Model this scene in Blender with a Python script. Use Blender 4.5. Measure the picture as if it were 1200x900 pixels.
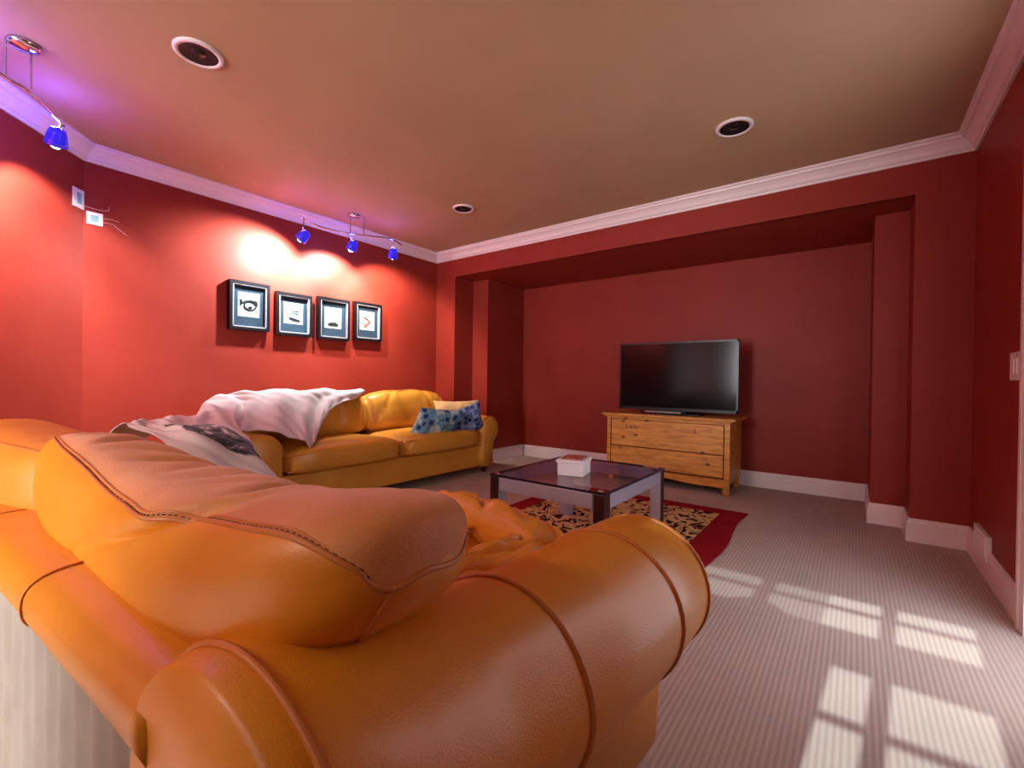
import bpy, bmesh, math, random
from mathutils import Vector, Matrix, noise
S = bpy.context.scene
C = S.collection
for o in list(bpy.data.objects): bpy.data.objects.remove(o)
PI = math.pi

# ------------------------------------------------------------------ camera
cam_d = bpy.data.cameras.new('camera'); cam = bpy.data.objects.new('camera', cam_d); C.objects.link(cam)
YAW, PITCH, ROLL, FPX = .6485, -.0066, .0129, 530.86
F = Vector((-math.sin(YAW)*math.cos(PITCH), math.cos(YAW)*math.cos(PITCH), math.sin(PITCH)))
R0 = F.cross(Vector((0, 0, 1))).normalized(); U0 = R0.cross(F)
RR = math.cos(ROLL)*R0 + math.sin(ROLL)*U0; UU = -math.sin(ROLL)*R0 + math.cos(ROLL)*U0
cam.matrix_world = Matrix(((RR.x, UU.x, -F.x, 0), (RR.y, UU.y, -F.y, 0), (RR.z, UU.z, -F.z, .95), (0, 0, 0, 1)))
cam_d.sensor_width = 36; cam_d.lens = 36*FPX/1200; cam_d.clip_start = .02
S.camera = cam

# ------------------------------------------------------------------ world, sun, large lights, exposure
W = bpy.data.worlds.new('world'); S.world = W; W.use_nodes = True
W.node_tree.nodes['Background'].inputs[0].default_value = (.62, .8, 1, 1)
W.node_tree.nodes['Background'].inputs[1].default_value = 1.0
def light(name, kind, loc, aim, power, col, **kw):
    d = bpy.data.lights.new(name, kind); d.energy = power; d.color = col
    for k, v in kw.items(): setattr(d, k, v)
    o = bpy.data.objects.new(name, d); C.objects.link(o); o.location = loc
    o.rotation_euler = (Vector(aim)-Vector(loc)).to_track_quat('-Z', 'Y').to_euler()
    return o
light('sun', 'SUN', (0, -5, 5), (0.40, 0, 2.35), 6.5, (.80, .97, 1), angle=.006)
# daylight entering at the window behind the photographer; the next two are added fill
light('daylight_window', 'AREA', (-.35, -1.03, 1.62), (-.6, 3, 1.0), 5, (.84, .93, 1), shape='RECTANGLE', size=1.3, size_y=.75)
light('rear_fill', 'AREA', (-1.8, -3.72, 1.15), (-1.8, 3, 1.15), 190, (.92, .95, 1), shape='RECTANGLE', size=.95, size_y=1.9)  # fill light added far back for an evener spread over the room
light('doorway_fill', 'AREA', (.60, 2.15, 1.05), (-2, 2.3, 1.05), 14, (.95, .92, 1), shape='RECTANGLE', size=.74, size_y=1.9)  # fill added in the doorway to brighten the front of the room
# warm fill light added above the unseen rear part of the room
light('warm_fill', 'AREA', (-2.0, -2.0, 2.32), (-2.0, -2.0, 0), 40, (1, .80, .62), shape='DISK', size=.45)
S.view_settings.view_transform = 'Standard'; S.view_settings.look = 'None'
S.view_settings.gamma = 1; S.view_settings.use_curve_mapping = False
S.view_settings.exposure = 0.10

# ------------------------------------------------------------------ materials
def srgb(r, g, b):
    f = lambda c: ((c/255+.055)/1.055)**2.4 if c > 10 else c/255/12.92
    return (f(r), f(g), f(b), 1)
def mat(name, col, rough=.6, metal=0, spec=.5, col2=None, nscale=8, bump=0, bscale=60, coat=0, coords='Object', stretch=None, detail=4, sheen=0, transmission=0, ior=1.45, emis=None, estr=0):
    m = bpy.data.materials.new(name); m.use_nodes = True; nt = m.node_tree; N = nt.nodes; L = nt.links
    b = N['Principled BSDF']; b.inputs['Base Color'].default_value = col
    b.inputs['Roughness'].default_value = rough; b.inputs['Metallic'].default_value = metal
    b.inputs['Specular IOR Level'].default_value = spec; b.inputs['Coat Weight'].default_value = coat
    b.inputs['Coat Roughness'].default_value = .25; b.inputs['Sheen Weight'].default_value = sheen
    b.inputs['Transmission Weight'].default_value = transmission; b.inputs['IOR'].default_value = ior
    if emis: b.inputs['Emission Color'].default_value = emis; b.inputs['Emission Strength'].default_value = estr
    tc = N.new('ShaderNodeTexCoord'); mp = N.new('ShaderNodeMapping'); L.new(tc.outputs[coords], mp.inputs[0])
    if stretch: mp.inputs['Scale'].default_value = stretch
    if col2:
        n = N.new('ShaderNodeTexNoise'); n.inputs['Scale'].default_value = nscale; n.inputs['Detail'].default_value = detail
        L.new(mp.outputs[0], n.inputs['Vector'])
        r = N.new('ShaderNodeValToRGB'); r.color_ramp.elements[0].color = col; r.color_ramp.elements[1].color = col2
        r.color_ramp.elements[0].position = .35; r.color_ramp.elements[1].position = .65
        L.new(n.outputs[0], r.inputs[0]); L.new(r.outputs[0], b.inputs['Base Color'])
    if bump:
        n2 = N.new('ShaderNodeTexNoise'); n2.inputs['Scale'].default_value = bscale; n2.inputs['Detail'].default_value = 3
        L.new(mp.outputs[0], n2.inputs['Vector'])
        bp = N.new('ShaderNodeBump'); bp.inputs['Strength'].default_value = bump; bp.inputs['Distance'].default_value = .002
        L.new(n2.outputs[0], bp.inputs['Height']); L.new(bp.outputs[0], b.inputs['Normal'])
    return m
M = {}
M['wall'] = mat('red_wall_paint', srgb(141, 46, 34), .5, spec=.22, col2=srgb(147, 50, 37), nscale=3, bump=.12, bscale=250)
M['ceiling'] = mat('tan_ceiling_paint', srgb(178, 144, 110), .8, col2=srgb(184, 149, 114), nscale=2, bump=.15, bscale=200)
M['trim'] = mat('white_trim_paint', srgb(232, 214, 210), .38)
M['plastic'] = mat('white_plastic', srgb(238, 232, 228), .35)
M['leather'] = mat('tan_leather', srgb(216, 132, 24), .40, spec=.5, col2=srgb(224, 142, 30), nscale=5, bump=.35, bscale=330, coat=.2)
M['leather_top'] = mat('soft_tan_leather', srgb(218, 136, 36), .44, spec=.5, col2=srgb(226, 146, 44), nscale=6, bump=.4, bscale=300, coat=.2)
M['leather_gold'] = mat('golden_leather', srgb(208, 140, 44), .4, spec=.5, col2=srgb(216, 150, 52), nscale=5, bump=.3, bscale=300, coat=.1)
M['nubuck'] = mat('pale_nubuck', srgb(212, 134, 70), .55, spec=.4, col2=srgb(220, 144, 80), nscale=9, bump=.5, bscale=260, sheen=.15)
M['seam'] = mat('leather_piping', srgb(200, 118, 50), .45)
M['thread'] = mat('dark_stitching', srgb(84, 44, 22), .8)
M['backcloth'] = mat('cream_backing_cloth', srgb(166, 156, 142), .9, col2=srgb(156, 146, 132), nscale=10, bump=.3, bscale=500)
M['foot'] = mat('dark_wood_foot', srgb(44, 20, 16), .4)
M['black'] = mat('black_plastic', srgb(14, 13, 15), .3)
M['screen'] = mat('glossy_screen', srgb(5, 4, 5), .13, spec=.3)
M['silver'] = mat('brushed_silver', srgb(186, 180, 196), .35, metal=.55, stretch=(1, 1, 30), bump=.1, bscale=80)
M['chrome'] = mat('chrome', srgb(200, 200, 208), .18, metal=1)
M['mahogany'] = mat('dark_mahogany', srgb(58, 20, 16), .3, col2=srgb(40, 12, 10), nscale=6, stretch=(8, 8, 1))
M['brass'] = mat('brass', srgb(200, 150, 60), .3, metal=1)
M['frame'] = mat('black_frame_lacquer', srgb(14, 13, 18), .35)
M['fillet'] = mat('silver_fillet', srgb(200, 196, 200), .3, metal=.5)
M['mount'] = mat('slate_blue_mount', srgb(32, 56, 74), .85)
M['paper'] = mat('white_paper', srgb(168, 182, 180), .85)
M['ink'] = mat('black_ink', srgb(26, 26, 30), .8)
M['ink_grey'] = mat('slate_ink', srgb(92, 104, 136), .8)
M['ink_green'] = mat('pale_green_ink', srgb(130, 168, 156), .8)
M['ink_red'] = mat('red_ink', srgb(214, 96, 84), .8)
M['can'] = mat('black_baffle', srgb(22, 12, 12), .5)
M['box'] = mat('white_card', srgb(232, 222, 222), .6)
M['lid'] = mat('terracotta_lid', srgb(186, 112, 92), .6, col2=srgb(150, 60, 44), nscale=30)
M['cream_pillow'] = mat('cream_cloth', srgb(226, 190, 130), .85, col2=srgb(208, 168, 108), nscale=14, sheen=.2)
M['inset'] = mat('pale_blue_inset', srgb(128, 176, 190), .5)
M['cable'] = mat('pink_white_cable', srgb(200, 130, 130), .6)
M['bulb'] = mat('bulb', (1, 1, 1, 1), emis=(.85, .93, 1, 1), estr=14)
M['fillglass'] = mat('fill_lamp_glass', (1, .9, .8, 1), .3, emis=(1, .85, .7, 1), estr=2)
M['mark'] = mat('scorched_mark', srgb(112, 56, 22), .7)
M['door'] = mat('door_paint', srgb(214, 200, 196), .45)

def glass_mat(name, tint, rough=0.0, alpha_mix=.9):
    m = bpy.data.materials.new(name); m.use_nodes = True; nt = m.node_tree; N = nt.nodes; L = nt.links
    N.remove(N['Principled BSDF']); out = N['Material Output']
    g = N.new('ShaderNodeBsdfGlossy'); g.inputs['Roughness'].default_value = rough
    t = N.new('ShaderNodeBsdfTransparent'); t.inputs[0].default_value = tint
    f = N.new('ShaderNodeFresnel'); f.inputs[0].default_value = 1.5
    mx = N.new('ShaderNodeMixShader'); ge = N.new('ShaderNodeNewGeometry'); iv = N.new('ShaderNodeMath'); iv.operation = 'SUBTRACT'; iv.inputs[0].default_value = 1; L.new(ge.outputs['Backfacing'], iv.inputs[1])
    mu = N.new('ShaderNodeMath'); mu.operation = 'MULTIPLY'; L.new(f.outputs[0], mu.inputs[0]); L.new(iv.outputs[0], mu.inputs[1]); L.new(mu.outputs[0], mx.inputs[0]); L.new(t.outputs[0], mx.inputs[1]); L.new(g.outputs[0], mx.inputs[2])
    L.new(mx.outputs[0], out.inputs[0]); return m
M['pane'] = glass_mat('clear_pane', (.97, .98, .98, 1))
M['glass'] = glass_mat('table_glass', (.86, .82, .90, 1))
M['glassedge'] = mat('glass_edge', srgb(36, 26, 40), .15)
M['picglass'] = glass_mat('picture_glass', (.98, .98, .98, 1), .02)
M['sheer'] = glass_mat('sun_dimming_sheer', (.42, .43, .44, 1), .6)

def blue_glass():
    m = bpy.data.materials.new('cobalt_glass'); m.use_nodes = True
    b = m.node_tree.nodes['Principled BSDF']; b.inputs['Base Color'].default_value = (.015, .012, .55, 1)
    b.inputs['Roughness'].default_value = .08
    b.inputs['Emission Color'].default_value = (.05, .03, 1, 1); b.inputs['Emission Strength'].default_value = .42
    return m
M['blue'] = blue_glass()

def wood():
    m = bpy.data.materials.new('knotty_pine'); m.use_nodes = True; N = m.node_tree.nodes; L = m.node_tree.links
    b = N['Principled BSDF']; b.inputs['Roughness'].default_value = .42
    tc = N.new('ShaderNodeTexCoord'); mp = N.new('ShaderNodeMapping'); mp.inputs['Scale'].default_value = (1.2, 6, 9)
    L.new(tc.outputs['Object'], mp.inputs[0])
    n = N.new('ShaderNodeTexNoise'); n.inputs['Scale'].default_value = 3.5; n.inputs['Detail'].default_value = 7; n.inputs['Distortion'].default_value = 1.1
    L.new(mp.outputs[0], n.inputs[0])
    r = N.new('ShaderNodeValToRGB'); e = r.color_ramp.elements
    e[0].position = .3; e[0].color = srgb(176, 108, 36); e[1].position = .62; e[1].color = srgb(216, 150, 64)
    L.new(n.outputs[0], r.inputs[0])
    mp2 = N.new('ShaderNodeMapping'); mp2.inputs['Scale'].default_value = (4.2, 4, 7.5); L.new(tc.outputs['Object'], mp2.inputs[0])
    v = N.new('ShaderNodeTexVoronoi'); v.inputs['Scale'].default_value = 1.5; L.new(mp2.outputs[0], v.inputs['Vector'])
    r2 = N.new('ShaderNodeValToRGB'); e = r2.color_ramp.elements
    e[0].position = .08; e[0].color = (0, 0, 0, 1); e[1].position = .19; e[1].color = (1, 1, 1, 1); L.new(v.outputs['Distance'], r2.inputs[0])
    mx = N.new('ShaderNodeMix'); mx.data_type = 'RGBA'; L.new(r2.outputs[0], mx.inputs[0])
    mx.inputs[6].default_value = srgb(96, 46, 18); L.new(r.outputs[0], mx.inputs[7]); L.new(mx.outputs[2], b.inputs['Base Color'])
    return m
M['pine'] = wood()

def carpet():
    m = bpy.data.materials.new('ribbed_carpet'); m.use_nodes = True; N = m.node_tree.nodes; L = m.node_tree.links
    b = N['Principled BSDF']; b.inputs['Roughness'].default_value = .95; b.inputs['Specular IOR Level'].default_value = .15
    tc = N.new('ShaderNodeTexCoord')
    w = N.new('ShaderNodeTexWave'); w.bands_direction = 'X'; w.inputs['Scale'].default_value = 19; w.inputs['Distortion'].default_value = .4; w.inputs['Detail Scale'].default_value = 8
    w2 = N.new('ShaderNodeTexWave'); w2.bands_direction = 'Y'; w2.inputs['Scale'].default_value = 26; w2.inputs['Distortion'].default_value = .6
    L.new(tc.outputs['Object'], w.inputs[0]); L.new(tc.outputs['Object'], w2.inputs[0])
    n = N.new('ShaderNodeTexNoise'); n.inputs['Scale'].default_value = 2.2; L.new(tc.outputs['Object'], n.inputs[0])
    a = N.new('ShaderNodeMath'); a.operation = 'MULTIPLY_ADD'; L.new(w2.outputs['Fac'], a.inputs[0]); a.inputs[1].default_value = .12; L.new(w.outputs['Fac'], a.inputs[2])
    r = N.new('ShaderNodeValToRGB'); e = r.color_ramp.elements
    e[0].position = .05; e[0].color = srgb(186, 166, 152); e[1].position = .9; e[1].color = srgb(202, 183, 170)
    L.new(a.outputs[0], r.inputs[0])
    mx = N.new('ShaderNodeMix'); mx.data_type = 'RGBA'; mx.blend_type = 'MULTIPLY'; mx.inputs[0].default_value = .25
    L.new(r.outputs[0], mx.inputs[6]); L.new(n.outputs[0], mx.inputs[7]); L.new(mx.outputs[2], b.inputs['Base Color'])
    bp = N.new('ShaderNodeBump'); bp.inputs['Strength'].default_value = .22; bp.inputs['Distance'].default_value = .003
    L.new(a.outputs[0], bp.inputs['Height']); L.new(bp.outputs[0], b.inputs['Normal'])
    return m
M['carpet'] = carpet()

def rug_mat(kind):
    m = bpy.data.materials.new('rug_'+kind); m.use_nodes = True; N = m.node_tree.nodes; L = m.node_tree.links
    b = N['Principled BSDF']; b.inputs['Roughness'].default_value = .95; b.inputs['Specular IOR Level'].default_value = .1
    tc = N.new('ShaderNodeTexCoord')
    if kind == 'border':
        n = N.new('ShaderNodeTexNoise'); n.inputs['Scale'].default_value = 12; L.new(tc.outputs['Object'], n.inputs[0])
        r = N.new('ShaderNodeValToRGB'); r.color_ramp.elements[0].color = srgb(122, 10, 22); r.color_ramp.elements[1].color = srgb(160, 26, 38)
        L.new(n.outputs[0], r.inputs[0]); L.new(r.outputs[0], b.inputs['Base Color']); return m
    mp = N.new('ShaderNodeMapping'); mp.inputs['Scale'].default_value = (17, 11, 1); mp.inputs['Rotation'].default_value = (0, 0, .5)
    n0 = N.new('ShaderNodeTexNoise'); n0.inputs['Scale'].default_value = 9; L.new(tc.outputs['Object'], n0.inputs[0])
    ad = N.new('ShaderNodeMix'); ad.data_type = 'RGBA'; ad.blend_type = 'LINEAR_LIGHT'; ad.inputs[0].default_value = .12
    L.new(tc.outputs['Object'], ad.inputs[6]); L.new(n0.outputs['Color'], ad.inputs[7]); L.new(ad.outputs[2], mp.inputs[0])
    v = N.new('ShaderNodeTexVoronoi'); v.inputs['Scale'].default_value = 1; L.new(mp.outputs[0], v.inputs['Vector'])
    r = N.new('ShaderNodeValToRGB'); r.color_ramp.interpolation = 'CONSTANT'; e = r.color_ramp.elements
    e[0].color = srgb(38, 22, 26); e[0].position = 0; e[1].position = .33; e[1].color = srgb(140, 66, 40)
    k = e.new(.41); k.color = srgb(214, 176, 120); k = e.new(.66); k.color = srgb(184, 144, 88); k = e.new(.80); k.color = srgb(70, 56, 44)
    L.new(v.outputs['Distance'], r.inputs[0]); L.new(r.outputs[0], b.inputs['Base Color']); return m
M['rug_border'] = rug_mat('border'); M['rug_field'] = rug_mat('field')

def pillow_mat(name, c1, c2, c3, sc):
    m = bpy.data.materials.new(name); m.use_nodes = True; N = m.node_tree.nodes; L = m.node_tree.links
    b = N['Principled BSDF']; b.inputs['Roughness'].default_value = .85
    tc = N.new('ShaderNodeTexCoord'); v = N.new('ShaderNodeTexVoronoi'); v.distance = 'CHEBYCHEV'; v.inputs['Scale'].default_value = sc; v.inputs['Randomness'].default_value = .7
    L.new(tc.outputs['Object'], v.inputs['Vector'])
    r = N.new('ShaderNodeValToRGB'); r.color_ramp.interpolation = 'CONSTANT'; e = r.color_ramp.elements
    e[0].color = c1; e[1].position = .28; e[1].color = c2; k = e.new(.5); k.color = c3
    L.new(v.outputs['Distance'], r.inputs[0]); L.new(r.outputs[0], b.inputs['Base Color']); return m
M['pillow_a'] = pillow_mat('blue_woven_cloth', srgb(36, 56, 112), srgb(104, 150, 172), srgb(178, 200, 196), 13)
M['pillow_b'] = pillow_mat('navy_woven_cloth', srgb(30, 36, 74), srgb(84, 104, 156), srgb(140, 160, 190), 17)

def throw_mat():
    m = bpy.data.materials.new('cream_throw'); m.use_nodes = True; N = m.node_tree.nodes; L = m.node_tree.links
    b = N['Principled BSDF']; b.inputs['Roughness'].default_value = .9; b.inputs['Sheen Weight'].default_value = .2
    uv = N.new('ShaderNodeUVMap'); uv.uv_map = 'UVMap'
    # a round dark printed motif, in the cloth's own coordinates
    mp = N.new('ShaderNodeMapping'); mp.vector_type = 'POINT'; mp.inputs['Location'].default_value = (-1.13, -2.85, 0); L.new(uv.outputs[0], mp.inputs[0])
    n0 = N.new('ShaderNodeTexNoise'); n0.inputs['Scale'].default_value = 3.0; L.new(uv.outputs[0], n0.inputs[0])
    ad = N.new('ShaderNodeMix'); ad.data_type = 'RGBA'; ad.blend_type = 'LINEAR_LIGHT'; ad.inputs[0].default_value = .25
    L.new(mp.outputs[0], ad.inputs[6]); L.new(n0.outputs['Color'], ad.inputs[7])
    ln = N.new('ShaderNodeVectorMath'); ln.operation = 'MULTIPLY'; ln.inputs[1].default_value = (1, .78, 0); L.new(ad.outputs[2], ln.inputs[0])
    le = N.new('ShaderNodeVectorMath'); le.operation = 'LENGTH'; L.new(ln.outputs[0], le.inputs[0])
    st = N.new('ShaderNodeValToRGB'); st.color_ramp.elements[0].position = .62; st.color_ramp.elements[0].color = (1, 1, 1, 1)
    st.color_ramp.elements[1].position = .66; st.color_ramp.elements[1].color = (0, 0, 0, 1); L.new(le.outputs['Value'], st.inputs[0])
    n = N.new('ShaderNodeTexNoise'); n.inputs['Scale'].default_value = 2.6; n.inputs['Detail'].default_value = 6; n.inputs['Distortion'].default_value = 2.5
    L.new(uv.outputs[0], n.inputs[0])
    r = N.new('ShaderNodeValToRGB'); e = r.color_ramp.elements; e[0].position = .48; e[0].color = srgb(40, 34, 42); e[1].position = .64; e[1].color = srgb(196, 178, 180)
    k = e.new(.56); k.color = srgb(104, 86, 98); L.new(n.outputs[0], r.inputs[0])
    mx = N.new('ShaderNodeMix'); mx.data_type = 'RGBA'; L.new(st.outputs[0], mx.inputs[0]); mx.inputs[6].default_value = srgb(206, 190, 186)
    L.new(r.outputs[0], mx.inputs[7]); L.new(mx.outputs[2], b.inputs['Base Color'])
    return m
M['throw'] = throw_mat()

# ------------------------------------------------------------------ helpers
def obj(name, bm, m, parent=None, smooth=False, kind=None, mods=None):
    me = bpy.data.meshes.new(name); bmesh.ops.recalc_face_normals(bm, faces=bm.faces[:]); bm.to_mesh(me); bm.free()
    ms = m if isinstance(m, (list, tuple)) else [m]
    for x in ms: me.materials.append(M[x])
    if smooth:
        for p in me.polygons: p.use_smooth = True
    o = bpy.data.objects.new(name, me); C.objects.link(o)
    if parent: o.parent = parent
    if kind: o['kind'] = kind
    return o
def thing(name, label, cat, loc=(0, 0, 0), rz=0, group=None):
    o = bpy.data.objects.new(name, None); C.objects.link(o); o.location = loc; o.rotation_euler = (0, 0, rz); o.empty_display_size = .1
    o['label'] = label; o['category'] = cat
    if group: o['group'] = group
    return o
def tag(o, label, cat, group=None):
    o['label'] = label; o['category'] = cat
    if group: o['group'] = group
    return o
def box(bm, x0, x1, y0, y1, z0, z1, mi=0):
    v = [bm.verts.new(p) for p in ((x0,y0,z0),(x1,y0,z0),(x1,y1,z0),(x0,y1,z0),(x0,y0,z1),(x1,y0,z1),(x1,y1,z1),(x0,y1,z1))]
    for f in ((0,3,2,1),(4,5,6,7),(0,1,5,4),(1,2,6,5),(2,3,7,6),(3,0,4,7)):
        bm.faces.new([v[i] for i in f]).material_index = mi
def rbox(x0, x1, y0, y1, z0, z1, r=.01, seg=2):
    bm = bmesh.new(); box(bm, x0, x1, y0, y1, z0, z1)
    bmesh.ops.bevel(bm, geom=bm.edges[:], offset=r, segments=seg, affect='EDGES', profile=.5); return bm
def nb(*boxes):
    bm = bmesh.new()
    for b in boxes: box(bm, *b)
    return bm
def prism(poly, z0, z1, axis='z'):
    """extrude a 2-D polygon; axis names the extrusion axis"""
    bm = bmesh.new()
    f = {'z': lambda a, b, t: (a, b, t), 'y': lambda a, b, t: (a, t, b), 'x': lambda a, b, t: (t, a, b)}[axis]
    A = [bm.verts.new(f(a, b, z0)) for a, b in poly]; B = [bm.verts.new(f(a, b, z1)) for a, b in poly]
    bm.faces.new(A); bm.faces.new(B[::-1]); n = len(poly)
    for i in range(n): bm.faces.new([A[i], A[(i+1) % n], B[(i+1) % n], B[i]])
    return bm
def tube(bm, pts, r, seg=8, closed=False, caps=True):
    pts = [Vector(p) for p in pts]; n = len(pts); rings = []
    up = None
    for i, p in enumerate(pts):
        if closed: t = pts[(i+1) % n]-pts[i-1]
        else: t = pts[min(i+1, n-1)]-pts[max(i-1, 0)]
        t.normalize()
        if up is None: up = t.orthogonal().normalized()
        up = (up - t*up.dot(t)).normalized(); s = t.cross(up)
        rr = r[i] if isinstance(r, (list, tuple)) else r
        rings.append([bm.verts.new(p + (up*math.cos(2*PI*k/seg)+s*math.sin(2*PI*k/seg))*rr) for k in range(seg)])
    for i in range(n if closed else n-1):
        a, b = rings[i], rings[(i+1) % n]
        for k in range(seg): bm.faces.new([a[k], a[(k+1) % seg], b[(k+1) % seg], b[k]])
    if caps and not closed: bm.faces.new(rings[0][::-1]); bm.faces.new(rings[-1])
def tb(pts, r, **k):
    bm = bmesh.new(); tube(bm, pts, r, **k); return bm
def lathe(prof, seg=24, center=(0, 0, 0), axis=None):
    """prof: (radius, height) pairs around z"""
    bm = bmesh.new(); cx, cy, cz = center; rings = []
    for r, z in prof:
        if r < 1e-5: rings.append([bm.verts.new((cx, cy, cz+z))])
        else: rings.append([bm.verts.new((cx+r*math.cos(2*PI*k/seg), cy+r*math.sin(2*PI*k/seg), cz+z)) for k in range(seg)])
    for a, b in zip(rings, rings[1:]):
        for k in range(seg):
            k2 = (k+1) % seg
            if len(a) == 1 and len(b) == 1: break
            if len(a) == 1: bm.faces.new([a[0], b[k2], b[k]])
            elif len(b) == 1: bm.faces.new([a[k], a[k2], b[0]])
            else: bm.faces.new([a[k], a[k2], b[k2], b[k]])
    if axis:
        q = Vector((0, 0, 1)).rotation_difference(Vector(axis)); T = Matrix.Translation(center)
        bmesh.ops.transform(bm, matrix=T @ q.to_matrix().to_4x4() @ T.inverted(), verts=bm.verts)
    return bm
def fold(x, w=1.0): return abs((x/w) % 1.0 - .5)*2
def sweep(path, prof, kinds, closed=False):
    """sweep a profile (offset to the left of travel, height) along a plan path with mitres; returns one bmesh per segment"""
    P = [Vector(p) for p in path]; n = len(P); out = []
    def nrm(a, b): d = (b-a).normalized(); return Vector((-d.y, d.x))
    mit = []
    for i in range(n):
        if closed or 0 < i < n-1:
            n1 = nrm(P[i-1], P[i]); n2 = nrm(P[i], P[(i+1) % n]); m = (n1+n2).normalized(); m = m/max(.2, m.dot(n1))
        else: m = nrm(P[0], P[1]) if i == 0 else nrm(P[-2], P[-1])
        mit.append(m)
    groups = {}
    for i in range(n if closed else n-1):
        j = (i+1) % n; k = kinds[i]
        bm = groups.setdefault(k, bmesh.new())
        A = [bm.verts.new((P[i].x+mit[i].x*o, P[i].y+mit[i].y*o, z)) for o, z in prof]
        B = [bm.verts.new((P[j].x+mit[j].x*o, P[j].y+mit[j].y*o, z)) for o, z in prof]
        for q in range(len(prof)):
            q2 = (q+1) % len(prof); bm.faces.new([A[q], A[q2], B[q2], B[q]])
        bm.faces.new(A[::-1]); bm.faces.new(B)
    return groups

# ------------------------------------------------------------------ room shell
XA, YB, XC, YR = -3.9305, 3.7014, .5427, -1.10
HC, ZS = 2.415, 2.1233
XL, XR, Y1, Y2, XL2, XR2 = -3.6325, .2768, 4.0097, 4.7228, -3.4016, .0929
P0 = (XA, .6465); CH = (-2.86, -.350); YR2 = -3.8; XB = -1.18   # chamfered corner, rear part deepened to set the fill light farther back
def struct(name, bm, m, **k): return obj(name, bm, m, kind='structure', **k)
struct('floor', nb((-4.1, XC+.12, YR-.12, 4.9, -.1, 0), (-4.1, XB+.12, -4.0, YR-.12, -.1, 0)), 'carpet')
struct('ceiling', nb((-4.1, XC+.12, YR-.12, 3.702, HC, HC+.1), (-4.1, XB+.12, -4.0, YR-.12, HC, HC+.1)), 'ceiling')
struct('wall_left', nb((XA-.12, XA, .60, 4.9, 0, HC)), 'wall')
d = .085
struct('wall_corner', prism([P0, CH, (CH[0]-d, CH[1]-d), (XA-d-.05, P0[1]-d+.05)], 0, HC), 'wall')
# far wall with the deep recess
struct('wall_far', nb((XA, XL, YB, YB+.02, 0, HC), (XR, XC, YB, YB+.02, 0, HC), (XL, XR, YB, YB+.02, ZS, HC),
    (XA, XL, YB+.02, Y1+.02, 0, HC), (XR, XC+.12, YB+.02, Y1+.02, 0, HC)), 'wall')
struct('wall_recess_left', nb((XA, XL2, Y1, Y2+.02, 0, ZS+.1)), 'wall')
struct('wall_recess_right', nb((XR2, XC, Y1, Y2+.02, 0, ZS+.1)), 'wall')
struct('wall_recess_back', nb((XA, XC, Y2, Y2+.12, 0, HC)), 'wall')
struct('ceiling_recess', nb((XL-.02, XR+.02, YB+.005, Y2+.02, ZS, ZS+.08)), 'wall')
# right wall with the door opening
DY0, DY1, DZ = 1.75, 2.555, 2.03
struct('wall_right', nb((XC, XC+.12, DY1, YB+.02, 0, HC), (XC, XC+.12, YR-.12, DY0, 0, HC), (XC, XC+.12, DY0, DY1, DZ, HC)), 'wall')
# wall behind the photographer: a row of small-paned sashes and an added patio door for fill
wx0, wx1, wz0, wz1 = -1.12, .40, 1.08, 2.0
px0, px1, pz1 = -2.32, -1.30, 2.08
struct('wall_rear', nb((XB, wx0, YR-.12, YR, 0, HC), (XB, XB+.12, YR2, YR-.12, 0, HC),
    (wx0, wx1, YR-.12, YR, 0, wz0), (wx0, wx1, YR-.12, YR, wz1, HC), (wx1, XC+.12, YR-.12, YR, 0, HC)), 'wall')
struct('wall_back', nb((CH[0]-.12, px0, YR2-.12, YR2, 0, HC), (px0, px1, YR2-.12, YR2, pz1, HC), (px1, XB+.12, YR2-.12, YR2, 0, HC),
    (CH[0]-.12, CH[0], YR2, CH[1], 0, HC)), 'wall')

# crown moulding
crown = [(0, HC-.100), (.012, HC-.100), (.016, HC-.088), (.028, HC-.078), (.040, HC-.055), (.060, HC-.036), (.074, HC-.030), (.078, HC-.018), (.090, HC-.012), (.090, HC), (0, HC)]
ring = [(XC, YR), (XC, YB), (XA, YB), P0, CH, (CH[0], YR2), (XB, YR2), (XB, YR)]
for k, bm in sweep(ring, crown, ['right', 'far', 'left', 'corner', 'rear', 'rear', 'rear', 'rear'], closed=True).items():
    struct({'right': 'trim_1', 'far': 'trim_2', 'left': 'trim_3', 'corner': 'trim_4', 'rear': 'trim_5'}[k], bm, 'trim')
# baseboards with ribbed caps
bprof = [(0, 0), (.017, 0), (.017, .094), (.013, .098), (.013, .108), (.016, .112), (.012, .122), (.009, .126), (.009, .134), (.006, .140), (0, .140)]
bp_path = [(XC, 2.64), (XC, YB), (XR, YB), (XR, Y1), (XR2, Y1), (XR2, Y2), (XL2, Y2), (XL2, Y1), (XL, Y1), (XL, YB), (XA, YB), P0, CH]
kk = ['right', 'far', 'far', 'far', 'recess_right', 'recess_back', 'recess_left', 'far', 'far', 'far', 'left', 'corner']
for k, bm in sweep(bp_path, bprof, kk).items(): struct('baseboard_'+k, bm, 'trim')
struct('baseboard_right', nb((XC-.016, XC, YR, DY0-.09, 0, .13)), 'trim')

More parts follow.
